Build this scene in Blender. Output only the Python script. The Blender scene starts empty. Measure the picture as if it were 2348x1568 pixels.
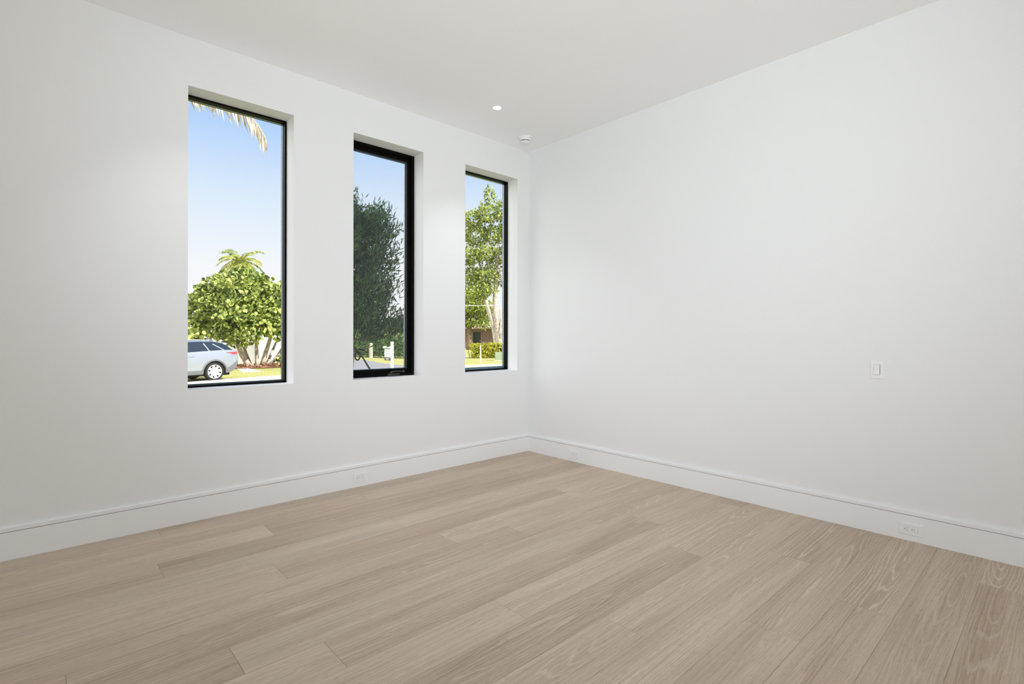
import bpy, math, random
from mathutils import Vector, Matrix

C = bpy.context.scene.collection
PI = math.pi
rnd = random.Random(11)

# ------------------------------------------------------------------ helpers
class MB:
    """collects shapes, then becomes ONE mesh object"""
    def __init__(s): s.v = []; s.f = []; s.tint = []
    def add(s, vs, fs, tint=None):
        b = len(s.v); s.v.extend([tuple(p) for p in vs])
        s.f.extend([tuple(b + i for i in f) for f in fs])
        s.tint.extend([tint if tint is not None else .5] * len(vs)); return s
    def box(s, a, b, M=None):
        x0, y0, z0 = a; x1, y1, z1 = b
        x0, x1 = min(x0, x1), max(x0, x1); y0, y1 = min(y0, y1), max(y0, y1); z0, z1 = min(z0, z1), max(z0, z1)
        vs = [(x0,y0,z0),(x1,y0,z0),(x1,y1,z0),(x0,y1,z0),(x0,y0,z1),(x1,y0,z1),(x1,y1,z1),(x0,y1,z1)]
        if M: vs = [M @ Vector(p) for p in vs]
        return s.add(vs, [(0,3,2,1),(4,5,6,7),(0,1,5,4),(1,2,6,5),(2,3,7,6),(3,0,4,7)])
    def tube(s, pts, rad, n=8, tint=None, cap=True):
        pts = [Vector(p) for p in pts]
        if not hasattr(rad, '__len__'): rad = [rad] * len(pts)
        vs = []; fs = []; up = None
        for i, p in enumerate(pts):
            t = (pts[min(i+1, len(pts)-1)] - pts[max(i-1, 0)]).normalized()
            if up is None:
                up = Vector((0,0,1)) if abs(t.z) < .9 else Vector((1,0,0))
            a = (up - t * up.dot(t)).normalized(); b = t.cross(a); up = a
            for k in range(n):
                w = 2*PI*k/n; vs.append(p + (a*math.cos(w) + b*math.sin(w)) * rad[i])
        for i in range(len(pts)-1):
            for k in range(n):
                fs.append((i*n+k, i*n+(k+1)%n, (i+1)*n+(k+1)%n, (i+1)*n+k))
        if cap:
            fs.append(tuple(range(n-1, -1, -1))); fs.append(tuple((len(pts)-1)*n + k for k in range(n)))
        return s.add(vs, fs, tint)
    def lathe(s, prof, n=32, M=None):
        """prof: (radius, z) list; closes where radius is 0"""
        vs = []; fs = []; rows = []
        for r, z in prof:
            if r < 1e-6: rows.append([len(vs)]); vs.append((0,0,z))
            else:
                rows.append(list(range(len(vs), len(vs)+n)))
                vs.extend((r*math.cos(2*PI*k/n), r*math.sin(2*PI*k/n), z) for k in range(n))
        for a, b in zip(rows, rows[1:]):
            for k in range(n):
                k2 = (k+1) % n
                if len(a) == 1 and len(b) == 1: continue
                if len(a) == 1: fs.append((a[0], b[k2], b[k]))
                elif len(b) == 1: fs.append((a[k], a[k2], b[0]))
                else: fs.append((a[k], a[k2], b[k2], b[k]))
        if M: vs = [M @ Vector(p) for p in vs]
        return s.add(vs, fs)
    def prism(s, poly, lo, hi, M=None):
        """poly in local xy, from z=lo to z=hi"""
        n = len(poly)
        vs = [(x, y, lo) for x, y in poly] + [(x, y, hi) for x, y in poly]
        fs = [tuple(range(n-1, -1, -1)), tuple(range(n, 2*n))] + [(k, (k+1)%n, n+(k+1)%n, n+k) for k in range(n)]
        if M: vs = [M @ Vector(p) for p in vs]
        return s.add(vs, fs)
    def build(s, name, mat, parent=None, smooth=False, bevel=0, origin=None, seg=2):
        o0 = Vector(origin) if origin is not None else (ORG.get(parent.name, Vector((0,0,0))) if parent else Vector((0,0,0)))
        me = bpy.data.meshes.new(name)
        me.from_pydata([tuple(Vector(p) - o0) for p in s.v], [], s.f)
        if any(t != .5 for t in s.tint):
            at = me.attributes.new('tint', 'FLOAT', 'POINT')
            at.data.foreach_set('value', s.tint)
        me.materials.append(mat)
        if smooth: me.polygons.foreach_set('use_smooth', [True]*len(me.polygons))
        me.update()
        o = bpy.data.objects.new(name, me); C.objects.link(o)
        if parent: o.parent = parent; ORG[o.name] = o0
        else: o.location = o0; ORG[o.name] = o0
        if bevel:
            m = o.modifiers.new('b', 'BEVEL'); m.width = bevel; m.segments = seg; m.limit_method = 'ANGLE'; m.angle_limit = .6
        return o
ORG = {}

def tag(o, label=None, cat=None, group=None, kind=None):
    if label: o['label'] = label
    if cat: o['category'] = cat
    if group: o['group'] = group
    if kind: o['kind'] = kind
    return o
def thing(name, loc, label, cat, group=None, kind=None):
    o = bpy.data.objects.new(name, None); C.objects.link(o)
    o.location = loc; o.empty_display_size = .1; ORG[o.name] = Vector(loc)
    return tag(o, label, cat, group, kind)
def copy_tree(o, parent=None):
    c = o.copy(); C.objects.link(c); c.parent = parent
    for ch in list(o.children): copy_tree(ch, c)
    return c

# ------------------------------------------------------------------ materials
def newmat(name):
    m = bpy.data.materials.new(name); m.use_nodes = True
    nt = m.node_tree; b = nt.nodes['Principled BSDF']
    return m, nt, b
def plain(name, col, rough=.5, metal=0, spec=.5, coat=0, noise=0, nscale=30, bump=0, bscale=200):
    m, nt, b = newmat(name)
    b.inputs['Base Color'].default_value = (*col, 1); b.inputs['Roughness'].default_value = rough
    b.inputs['Metallic'].default_value = metal; b.inputs['Specular IOR Level'].default_value = spec
    b.inputs['Coat Weight'].default_value = coat
    tc = nt.nodes.new('ShaderNodeTexCoord')
    if noise:
        n = nt.nodes.new('ShaderNodeTexNoise'); n.inputs['Scale'].default_value = nscale; n.inputs['Detail'].default_value = 5
        nt.links.new(tc.outputs['Object'], n.inputs['Vector'])
        r = nt.nodes.new('ShaderNodeValToRGB')
        r.color_ramp.elements[0].position = .3; r.color_ramp.elements[1].position = .7
        r.color_ramp.elements[0].color = (*[c*(1-noise) for c in col], 1)
        r.color_ramp.elements[1].color = (*[min(1, c*(1+noise)) for c in col], 1)
        nt.links.new(n.outputs['Fac'], r.inputs['Fac']); nt.links.new(r.outputs['Color'], b.inputs['Base Color'])
    if bump:
        n = nt.nodes.new('ShaderNodeTexNoise'); n.inputs['Scale'].default_value = bscale; n.inputs['Detail'].default_value = 2
        nt.links.new(tc.outputs['Object'], n.inputs['Vector'])
        bp = nt.nodes.new('ShaderNodeBump'); bp.inputs['Strength'].default_value = bump; bp.inputs['Distance'].default_value = .002
        nt.links.new(n.outputs['Fac'], bp.inputs['Height']); nt.links.new(bp.outputs['Normal'], b.inputs['Normal'])
    return m
def emit(name, col, s):
    m, nt, b = newmat(name)
    b.inputs['Emission Color'].default_value = (*col, 1); b.inputs['Emission Strength'].default_value = s
    return m
def leafmat(name, c0, c1, rough=.45, trans=.25, spec=.5):
    """leaf blades: every leaf has its own tint between two greens, some light passes through"""
    m, nt, b = newmat(name)
    at = nt.nodes.new('ShaderNodeAttribute'); at.attribute_name = 'tint'
    r = nt.nodes.new('ShaderNodeValToRGB')
    r.color_ramp.elements[0].color = (*c0, 1); r.color_ramp.elements[1].color = (*c1, 1)
    nt.links.new(at.outputs['Fac'], r.inputs['Fac']); nt.links.new(r.outputs['Color'], b.inputs['Base Color'])
    b.inputs['Roughness'].default_value = rough; b.inputs['Specular IOR Level'].default_value = spec
    t = nt.nodes.new('ShaderNodeBsdfTranslucent'); nt.links.new(r.outputs['Color'], t.inputs['Color'])
    mx = nt.nodes.new('ShaderNodeMixShader'); mx.inputs['Fac'].default_value = trans
    nt.links.new(b.outputs['BSDF'], mx.inputs[1]); nt.links.new(t.outputs['BSDF'], mx.inputs[2])
    nt.links.new(mx.outputs['Shader'], nt.nodes['Material Output'].inputs['Surface'])
    return m
def glassmat(name, tint=(1,1,1), refl=.5):
    m, nt, b = newmat(name); nt.nodes.remove(b)
    tr = nt.nodes.new('ShaderNodeBsdfTransparent'); tr.inputs['Color'].default_value = (*tint, 1)
    gl = nt.nodes.new('ShaderNodeBsdfGlossy'); gl.inputs['Roughness'].default_value = .02
    fr = nt.nodes.new('ShaderNodeFresnel'); fr.inputs['IOR'].default_value = 1.4
    mu = nt.nodes.new('ShaderNodeMath'); mu.operation = 'MULTIPLY'; mu.inputs[1].default_value = refl
    nt.links.new(fr.outputs['Fac'], mu.inputs[0])
    mx = nt.nodes.new('ShaderNodeMixShader')
    nt.links.new(mu.outputs[0], mx.inputs['Fac']); nt.links.new(tr.outputs['BSDF'], mx.inputs[1]); nt.links.new(gl.outputs['BSDF'], mx.inputs[2])
    nt.links.new(mx.outputs['Shader'], nt.nodes['Material Output'].inputs['Surface'])
    return m
def screenmat(name):
    m, nt, b = newmat(name)
    b.inputs['Base Color'].default_value = (.5,.5,.55,1); b.inputs['Roughness'].default_value = .8
    tr = nt.nodes.new('ShaderNodeBsdfTransparent')
    mx = nt.nodes.new('ShaderNodeMixShader'); mx.inputs['Fac'].default_value = .03
    nt.links.new(tr.outputs['BSDF'], mx.inputs[1]); nt.links.new(b.outputs['BSDF'], mx.inputs[2])
    nt.links.new(mx.outputs['Shader'], nt.nodes['Material Output'].inputs['Surface'])
    return m

def woodmat():
    m, nt, b = newmat('oak_planks')
    N = nt.nodes.new; L = nt.links.new
    uv = N('ShaderNodeUVMap'); uv.uv_map = 'grain'
    at = N('ShaderNodeAttribute'); at.attribute_name = 'plank'
    sep = N('ShaderNodeSeparateColor'); L(at.outputs['Color'], sep.inputs['Color'])
    def mapped(sx, sy):
        mp = N('ShaderNodeMapping'); mp.inputs['Scale'].default_value = (sx, sy, 1); L(uv.outputs['UV'], mp.inputs['Vector']); return mp.outputs['Vector']
    def noise(vec, scale=1, detail=2, rough=.5, dist=0):
        n = N('ShaderNodeTexNoise'); n.inputs['Scale'].default_value = scale; n.inputs['Detail'].default_value = detail
        n.inputs['Roughness'].default_value = rough; n.inputs['Distortion'].default_value = dist; L(vec, n.inputs['Vector']); return n.outputs['Fac']
    def math_(op, a, bb=None, c=None):
        n = N('ShaderNodeMath'); n.operation = op
        for i, q in enumerate((a, bb, c)):
            if q is None: continue
            if isinstance(q, (int, float)): n.inputs[i].default_value = q
            else: L(q, n.inputs[i])
        return n.outputs[0]
    def ramp(fac, p0, p1, c0=(0,0,0,1), c1=(1,1,1,1)):
        r = N('ShaderNodeValToRGB'); e = r.color_ramp.elements
        e[0].position = p0; e[1].position = p1; e[0].color = c0; e[1].color = c1; L(fac, r.inputs['Fac']); return r.outputs['Color']
    # growth rings cut through by the board: contour lines of a stretched field
    field = noise(mapped(.50, 5.4), 1, 1.6, .42, .22)
    wob = noise(mapped(16, 95), 1, 2)
    uv2 = N('ShaderNodeUVMap'); uv2.uv_map = 'across'
    s2 = N('ShaderNodeSeparateXYZ'); L(uv2.outputs['UV'], s2.inputs[0])
    vl = math_('ADD', s2.outputs[0], math_('MULTIPLY_ADD', sep.outputs[1], .9, -.45))      # heart of the board sits off centre
    fw = math_('ADD', math_('ADD', math_('MULTIPLY', field, 19), math_('MULTIPLY', math_('MULTIPLY', vl, vl), 9)), math_('MULTIPLY', wob, .38))
    ring = math_('PINGPONG', fw, .5)
    line = ramp(ring, .05, .15, (1,1,1,1), (0,0,0,1))
    mask = ramp(noise(mapped(.8, 3.0), 1, 1), .22, .45)
    rings = math_('MULTIPLY', math_('MULTIPLY', line, mask), sep.outputs[2])
    fib = noise(mapped(5, 230), 1, 3, .6)
    fib2 = noise(mapped(1.6, 80), 1, 4, .65)
    low = noise(mapped(.7, 7), 1, 2)
    pore = ramp(noise(mapped(22, 420), 1, 1), .30, .42, (1,1,1,1), (0,0,0,1))
    base = N('ShaderNodeMix'); base.data_type = 'RGBA'
    base.inputs[6].default_value = (.375,.285,.210,1); base.inputs[7].default_value = (.615,.508,.412,1)
    f = math_('ADD', math_('MULTIPLY_ADD', sep.outputs[0], .42, .29), math_('ADD', math_('MULTIPLY', math_('SUBTRACT', low, .5), 1.15), math_('MULTIPLY', math_('SUBTRACT', fib2, .5), 1.8)))
    L(f, base.inputs[0])
    hue = N('ShaderNodeMix'); hue.data_type = 'RGBA'; hue.blend_type = 'MULTIPLY'
    tint = N('ShaderNodeMix'); tint.data_type = 'RGBA'; tint.inputs[6].default_value = (1.02,.992,.968,1); tint.inputs[7].default_value = (.99,1.0,1.01,1)
    L(sep.outputs[1], tint.inputs[0]); hue.inputs[0].default_value = 1; L(base.outputs[2], hue.inputs[6]); L(tint.outputs[2], hue.inputs[7])
    lite = N('ShaderNodeMix'); lite.data_type = 'RGBA'; L(math_('MULTIPLY', rings, .85), lite.inputs[0])
    L(hue.outputs[2], lite.inputs[6]); lite.inputs[7].default_value = (.70,.61,.51,1)
    fi = N('ShaderNodeMix'); fi.data_type = 'RGBA'; L(math_('MULTIPLY', ramp(fib, .45, .72), .36), fi.inputs[0])
    L(lite.outputs[2], fi.inputs[6]); fi.inputs[7].default_value = (.62,.55,.47,1)
    po = N('ShaderNodeMix'); po.data_type = 'RGBA'; L(math_('MULTIPLY', pore, .34), po.inputs[0])
    L(fi.outputs[2], po.inputs[6]); po.inputs[7].default_value = (.17,.12,.085,1)
    L(po.outputs[2], b.inputs['Base Color'])
    b.inputs['Roughness'].default_value = .5; b.inputs['Specular IOR Level'].default_value = .28
    bp = N('ShaderNodeBump'); bp.inputs['Strength'].default_value = .12; bp.inputs['Distance'].default_value = .001
    L(fib, bp.inputs['Height']); L(bp.outputs['Normal'], b.inputs['Normal'])
    return m

def brickmat(name, c1, c2, mortar, scale, bw=.22, rh=.075, msize=.012, off=.5, op='ADD'):
    m, nt, b = newmat(name)
    tc = nt.nodes.new('ShaderNodeTexCoord')
    sp = nt.nodes.new('ShaderNodeSeparateXYZ'); nt.links.new(tc.outputs['Object'], sp.inputs[0])
    ad = nt.nodes.new('ShaderNodeMath'); ad.operation = op; nt.links.new(sp.outputs[0], ad.inputs[0]); nt.links.new(sp.outputs[1], ad.inputs[1])
    cb = nt.nodes.new('ShaderNodeCombineXYZ'); nt.links.new(ad.outputs[0], cb.inputs[0]); nt.links.new(sp.outputs[2], cb.inputs[1])
    t = nt.nodes.new('ShaderNodeTexBrick'); nt.links.new(cb.outputs[0], t.inputs['Vector'])
    t.inputs['Color1'].default_value = (*c1,1); t.inputs['Color2'].default_value = (*c2,1); t.inputs['Mortar'].default_value = (*mortar,1)
    t.inputs['Scale'].default_value = scale; t.inputs['Brick Width'].default_value = bw; t.inputs['Row Height'].default_value = rh
    t.inputs['Mortar Size'].default_value = msize; t.offset = off
    nt.links.new(t.outputs['Color'], b.inputs['Base Color']); b.inputs['Roughness'].default_value = .85
    return m

M = dict(
    wall=plain('wall_paint', (.805,.808,.815), .65, spec=.25, bump=.06, bscale=260),
    ceil=plain('ceiling_paint', (.935,.938,.945), .75, spec=.2, bump=.05, bscale=260),
    reveal=plain('white_trim_paint', (.84,.845,.855), .42, spec=.4),
    plastic=plain('white_plastic', (.85,.85,.86), .35, spec=.5),
    dark=plain('dark_slot', (.02,.02,.02), .6),
    grey_slot=plain('grey_slot', (.22,.22,.23), .6),
    frame=plain('black_aluminium', (.0035,.003,.0025), .45, spec=.06, noise=.2, nscale=60),
    sky_bead=plain('sky_tinted_bead', (.16,.24,.30), .3, spec=.6),  # black bead coloured blue-grey to imitate sky light on it
    seal=plain('sky_tinted_edge', (.05,.13,.16), .2, spec=.6),  # teal stands in for sky light along the frame edge
    glass=glassmat('window_glass', (.985,.99,.99), .2),
    screen=screenmat('insect_screen'),
    wood=woodmat(),
    sub=plain('subfloor', (.05,.04,.03), .9),
    lens=emit('lamp_lens', (1,.97,.92), 14),
    led=emit('detector_led', (.2,1,.3), .3),
    stucco=plain('exterior_stucco', (.80,.79,.77), .9, noise=.04, nscale=8),
    roof=plain('roof_membrane', (.55,.55,.55), .9),
)

# ------------------------------------------------------------------ camera (pose solved from the room's edges)
cam = bpy.data.cameras.new('camera'); co = bpy.data.objects.new('camera', cam); C.objects.link(co)
yaw = .825266649; roll = .00167239
fw = Vector((math.cos(yaw), math.sin(yaw), 0)); r0 = Vector((math.sin(yaw), -math.cos(yaw), 0)); u0 = r0.cross(fw)
rt = math.cos(roll)*r0 + math.sin(roll)*u0; up = -math.sin(roll)*r0 + math.cos(roll)*u0
CP = Vector((-4.00199, -4.06902, 1.26942))
co.matrix_world = Matrix(((rt.x, up.x, -fw.x, CP.x), (rt.y, up.y, -fw.y, CP.y), (rt.z, up.z, -fw.z, CP.z), (0,0,0,1)))
cam.sensor_fit = 'HORIZONTAL'; cam.sensor_width = 36; cam.lens = 36*1181.52/2348
cam.shift_y = -(784-769.59)/2348; cam.clip_start = .02; cam.clip_end = 400
bpy.context.scene.camera = co

# ------------------------------------------------------------------ room shell
H = 3.3; XW = -6.4; YB = -6.6
OPEN = [(-3.245, -2.541), (-2.053, -1.366), (-.878, -.166)]; Z0, Z1 = .896, 2.969
TH = .238
# window wall
w = MB(); x = XW - .3
for a, b in OPEN:
    w.box((x,0,0), (a,TH,H)); w.box((a,0,0), (b,TH,Z0)); w.box((a,0,Z1), (b,TH,H)); x = b
w.box((x,0,0), (.3,TH,H))
tag(w.build('wall_left', M['wall']), kind='structure')
tag(MB().box((0,YB-.3,0), (.3,0,H)).build('wall_right', M['wall']), kind='structure')
tag(MB().box((XW-.3,YB-.3,0), (XW,0,H)).build('wall_side', M['wall']), kind='structure')
# back wall with a wide unseen opening, added for the rear fill lamp
BX0, BX1, BZ1 = -5.9, -.9, 2.75
w = MB(); w.box((XW,YB-.3,0), (BX0,YB,H)); w.box((BX1,YB-.3,0), (0,YB,H)); w.box((BX0,YB-.3,BZ1), (BX1,YB,H))
tag(w.build('wall_back', M['wall']), kind='structure')
w4 = thing('window_4', (-3.4,YB-.15,0), None, None, kind='structure')
f = MB()
for a, b in ((BX0, BX0+.06), (-4.27,-4.21), (-2.59,-2.53), (BX1-.06, BX1)): f.box((a,YB-.2,.0), (b,YB-.12,BZ1))
f.box((BX0+.06,YB-.2,BZ1-.06), (-4.27,YB-.12,BZ1)); f.box((-4.21,YB-.2,BZ1-.06), (-2.59,YB-.12,BZ1)); f.box((-2.53,YB-.2,BZ1-.06), (BX1-.06,YB-.12,BZ1))
f.build('window_frame', M['frame'], w4)
tag(MB().box((XW-.3,YB-.3,H), (.3,TH,H+.2)).build('ceiling', M['ceil']), kind='structure')
# unseen roof block, height and overhang shaped to shade the planting and rear opening
tag(MB().box((-14,YB-6.5,H+.2), (9,.45,5.75)).build('roof', M['roof']), kind='structure')
# outside of the house beyond the room
tag(MB().box((.3,.0,-.55), (9,TH,H+.2)).build('wall_outside_right', M['stucco']), kind='structure')
tag(MB().box((-14,.0,-.55), (XW-.3,TH,H+.2)).build('wall_outside_left', M['stucco']), kind='structure')
tag(MB().box((XW-.3,.0,-.55), (.3,TH,-.02)).box((XW-.3,YB-.3,-.55),(XW,0,-.02)).build('foundation', M['stucco']), kind='structure')

# baseboards: tall flat board with a routed line under its top edge
def baseboard(name, p0, p1, n):
    p0 = Vector(p0); p1 = Vector(p1); n = Vector(n)
    prof = [(0,.0005),(.018,.0005),(.018,.1572),(.004,.1572),(.004,.1612),(.018,.1612),(.018,.1825),(.0155,.1850),(0,.1856)]
    vs = [p0 + n*a + Vector((0,0,z)) for a, z in prof] + [p1 + n*a + Vector((0,0,z)) for a, z in prof]
    k = len(prof)
    fs = [(i, (i+1)%k, k+(i+1)%k, k+i) for i in range(k)] + [tuple(range(k-1,-1,-1)), tuple(range(k,2*k))]
    m = MB().add(vs, fs)
    return tag(m.build(name, M['reveal']), kind='structure')
baseboard('baseboard_left', (XW,0,0), (-.0,0,0), (0,-1,0))
baseboard('baseboard_right', (0,-.018,0), (0,YB,0), (-1,0,0))
baseboard('baseboard_side', (XW,YB,0), (XW,-.018,0), (1,0,0))

# ------------------------------------------------------------------ floor: oak boards laid parallel to the window wall
edges = [-.0125] + [-.19 - .2228*k for k in range(29)]
joints = {0:[-3.42,-1.21], 1:[-4.4,-2.109,-.2+.3], 2:[-5.1,-2.885,-.72], 3:[-3.507,-1.306], 4:[-4.42,-2.199], 5:[-5.25,-3.037,-.845],
          6:[-4.33,-2.109], 7:[-3.92,-1.695], 8:[-5.6,-3.425,-1.213], 9:[-5.3,-3.126,-.911], 10:[-4.6,-2.387,-.16], 11:[-3.4,-1.19],
          12:[-4.34,-2.118], 13:[-5.2,-3.03,-.819], 14:[-3.9,-1.67], 15:[-5.5,-3.36,-1.159], 16:[-4.9,-2.7], 17:[-4.8,-2.63,-.435]}
fl_v = []; fl_f = []; fl_uv = []; fl_c = []; fl_w = []
prnd = random.Random(5)
tone_fix = {(7,2):.05,(8,2):.15,(11,1):.85,(11,2):.05,(13,2):.12,(15,2):.75,(16,2):.25,(17,2):.3,(17,3):.0,(14,2):.7,(12,2):.75}
for k in range(len(edges)-1):
    y1, y0 = edges[k], edges[k+1]
    js = joints.get(k) or [(-5.9 + (k*1.37 % 2.2)) + 2.2*i for i in range(3)]
    xs = [XW] + [j for j in js if XW + .1 < j < -.02] + [-.0125]
    for i in range(len(xs)-1):
        a, b = xs[i] + .0004, xs[i+1] - .0004; c, d = y0 + .0003, y1 - .0003; e = .0008; dz = -.0006
        base = len(fl_v)
        fl_v += [(a,c,dz),(b,c,dz),(b,d,dz),(a,d,dz),(a+e,c+e,0),(b-e,c+e,0),(b-e,d-e,0),(a+e,d-e,0),(a,c,-.012),(b,c,-.012),(b,d,-.012),(a,d,-.012)]
        q = [(4,5,6,7),(0,1,5,4),(1,2,6,5),(2,3,7,6),(3,0,4,7),(8,9,1,0),(9,10,2,1),(10,11,3,2),(11,8,0,3)]
        ou, ov = prnd.uniform(0,60), prnd.uniform(0,60)
        tone = tone_fix.get((k, i+1 if len(xs) < 4 else i+1), prnd.random()); col = (tone, prnd.random(), prnd.uniform(.50,.90) if k >= 11 and a > -2.4 else (prnd.uniform(.2,.6) if k >= 9 else prnd.uniform(.05,.5)), 1)
        for face in q:
            fl_f.append(tuple(base + t for t in face))
            for t in face:
                p = fl_v[base + t]; fl_uv.append((p[0] + ou, p[1] + ov)); fl_c.append(col); fl_w.append(((p[1]-c)/(d-c)*2-1, 0))
me = bpy.data.meshes.new('floor'); me.from_pydata(fl_v, [], fl_f)
me.uv_layers.new(name='grain'); me.uv_layers.new(name='across'); ca = me.color_attributes.new('plank', 'FLOAT_COLOR', 'CORNER')
uvl = me.uv_layers['grain']; uvw = me.uv_layers['across']; ca = me.color_attributes['plank']
for i in range(len(fl_uv)): uvl.data[i].uv = fl_uv[i]; ca.data[i].color = fl_c[i]; uvw.data[i].uv = fl_w[i]
me.materials.append(M['wood'])
flo = bpy.data.objects.new('floor', me); C.objects.link(flo); tag(flo, kind='structure')
tag(MB().box((XW-.3,YB-.3,-.2), (.3,0,-.0015)).build('floor_slab', M['sub']), kind='structure')

# ------------------------------------------------------------------ the three windows
def ring(m, x0, x1, z0, z1, wd, y0, y1, wl=None):
    wl = wl or wd
    m.box((x0,y0,z0), (x0+wl,y1,z1)); m.box((x1-wd,y0,z0), (x1,y1,z1))
    m.box((x0+wl,y0,z0), (x1-wd,y1,z0+wd)); m.box((x0+wl,y0,z1-wd), (x1-wd,y1,z1))
def fixed_window(i):
    a, b = OPEN[i]; e = .001
    w = thing('window_%d' % (i+1), ((a+b)/2,.16,Z0), None, None, kind='structure')
    m = MB(); ring(m, a+e, b-e, Z0+e, Z1-e, .014, .155, .203)
    m.build('window_frame', M['frame'], w, bevel=.001)
    m = MB(); ring(m, a+e, b-e, Z0+e, Z1-e, .0155, .219, .232)
    m.box((a+.017,.2195,Z0+.017), (b-.017,.236,Z0+.038 if i == 2 else Z0+.020))
    m.build('outer_bead', M['sky_bead'] if i == 2 else M['frame'], w)
    m = MB(); ring(m, a+.014, b-.014, Z0+.014, Z1-.014, .003, .2035, .2185)
    m.build('glazing_seal', M['seal'], w)
    MB().box((a+.0175,.207,Z0+.0175), (b-.0175,.215,Z1-.0175)).build('window_pane', M['glass'], w)
    return w
def casement_window(i):
    a, b = OPEN[i]; e = .001
    w = thing('window_%d' % (i+1), ((a+b)/2,.16,Z0), None, None, kind='structure')
    m = MB(); ring(m, a+e, b-e, Z0+e, Z1-e, .030, .155, .225, .042)
    m.build('window_frame', M['frame'], w, bevel=.0015)
    m = MB(); ring(m, a+.0425, b-.0312, Z0+.0312, Z1-.0312, .034, .178, .236)
    m.build('sash', M['frame'], w, bevel=.002)
    m = MB(); ring(m, a+.0768, b-.0656, Z0+.0656, Z1-.0656, .005, .212, .226)
    m.build('glazing_seal', M['seal'], w)
    MB().box((a+.082,.216,Z0+.071), (b-.071,.223,Z1-.071)).build('window_pane', M['glass'], w)
    MB().box((a+.078,.1795,Z0+.067), (b-.067,.1800,Z1-.067)).build('insect_screen', M['screen'], w)
    # folding crank operator on the bottom rail
    h = MB(); cx = -1.60
    h.box((cx-.055,.128,Z0+.004), (cx+.062,.1545,Z0+.026))
    h.tube([(cx-.03,.135,Z0+.026),(cx-.02,.125,Z0+.040),(cx+.02,.122,Z0+.046),(cx+.075,.124,Z0+.044),(cx+.105,.126,Z0+.040)], [.009,.009,.007,.006,.006], 10)
    h.tube([(cx+.105,.120,Z0+.036),(cx+.105,.136,Z0+.052)], .009, 10)
    h.build('crank_handle', plain('crank_bronze', (.02,.015,.012), .25, spec=.6), w, smooth=False, bevel=.002)
fixed_window(0); casement_window(1); fixed_window(2)

# ------------------------------------------------------------------ fittings in the room
def outlet(label):
    t = thing('wall_outlet', (0,0,0), label, 'outlet', 'white duplex outlets on the baseboards')
    MB().box((-.0588,-.0055,-.035), (.0588,0,.035)).build('cover_plate', M['plastic'], t, bevel=.0022)
    r = MB().box((-.0345,-.0072,-.0168), (.0345,-.0056,.0168)).build('receptacle', M['plastic'], t, bevel=.0008)
    g = MB(); g.box((-.0352,-.00575,-.0175), (.0352,-.0056,.0175)).build('shadow_gap', M['grey_slot'], t)
    for cx in (-.0175, .0165):
        MB().lathe([(0,0),(.0026,0),(.0026,.0004),(0,.0004)], 12, Matrix.Translation((cx-.0105,-.0071,0)) @ Matrix.Rotation(PI/2,4,'X')).build('ground_hole', M['dark'], r)
        for zz in (-.0062, .0062):
            MB().box((cx-.0035,-.00745,zz-.0011), (cx+.0045,-.0071,zz+.0011)).build('slot', M['grey_slot'], r)
    return t
o1 = outlet('white duplex outlet on the baseboard below the windows')
o1.location = (-1.996,-.0181,.0765)
o2 = copy_tree(o1); o2.location = (-.0181,-.677,.0765); o2.rotation_euler = (0,0,-PI/2)
o2['label'] = 'small far white outlet on the right baseboard, close to the room corner'
o3 = copy_tree(o1); o3.location = (-.0181,-3.402,.0745); o3.rotation_euler = (0,0,-PI/2)
o3['label'] = 'large near white outlet on the right baseboard, below the light switch'

sw = thing('light_switch', (0,-3.221,1.054), 'white rocker light switch on the bare right wall', 'light switch')
MB().box((-.035,-.0058,-.057), (.035,-.0001,.057)).build('cover_plate', M['plastic'], sw, bevel=.0022, origin=(0,0,0))
MB().box((-.0176,-.0061,-.0342), (.0176,-.0058,.0342)).build('shadow_gap', M['grey_slot'], sw, origin=(0,0,0))
rk = [(-.0062,.0334),(-.0075,.0334),(-.0068,.003),(-.0122,-.0325),(-.0062,-.0325)]
vs = [(-.0165,y,z) for y, z in rk] + [(.0155,y,z) for y, z in rk]
MB().add(vs, [(0,1,2,3,4),(9,8,7,6,5)] + [(i,5+i,5+(i+1)%5,(i+1)%5) for i in range(5)]).build('rocker', M['plastic'], sw, bevel=.0006, origin=(0,0,0))
sw.rotation_euler = (0,0,-PI/2)

def downlight(x, y, label):
    t = thing('recessed_downlight', (x,y,H), label, 'ceiling light', 'recessed ceiling lights')
    MB().lathe([(.036,H-.0005),(.043,H-.0005),(.043,H-.0025),(.040,H-.0034),(.036,H-.003),(.036,H-.0005)], 40, Matrix.Translation((x,y,0))).build('trim_ring', M['plastic'], t, smooth=True)
    MB().lathe([(0,H-.0022),(.0355,H-.0022),(.0355,H-.0006),(0,H-.0006)], 40, Matrix.Translation((x,y,0))).build('lens', M['lens'], t)
    return t
d1 = downlight(-.987,-.604, 'small round recessed ceiling light, lit, near the room corner')
d2 = copy_tree(d1); d2.location = (-3.27,-.56,H); d2['label'] = 'recessed ceiling light at the top edge, above the tall left window'

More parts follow.
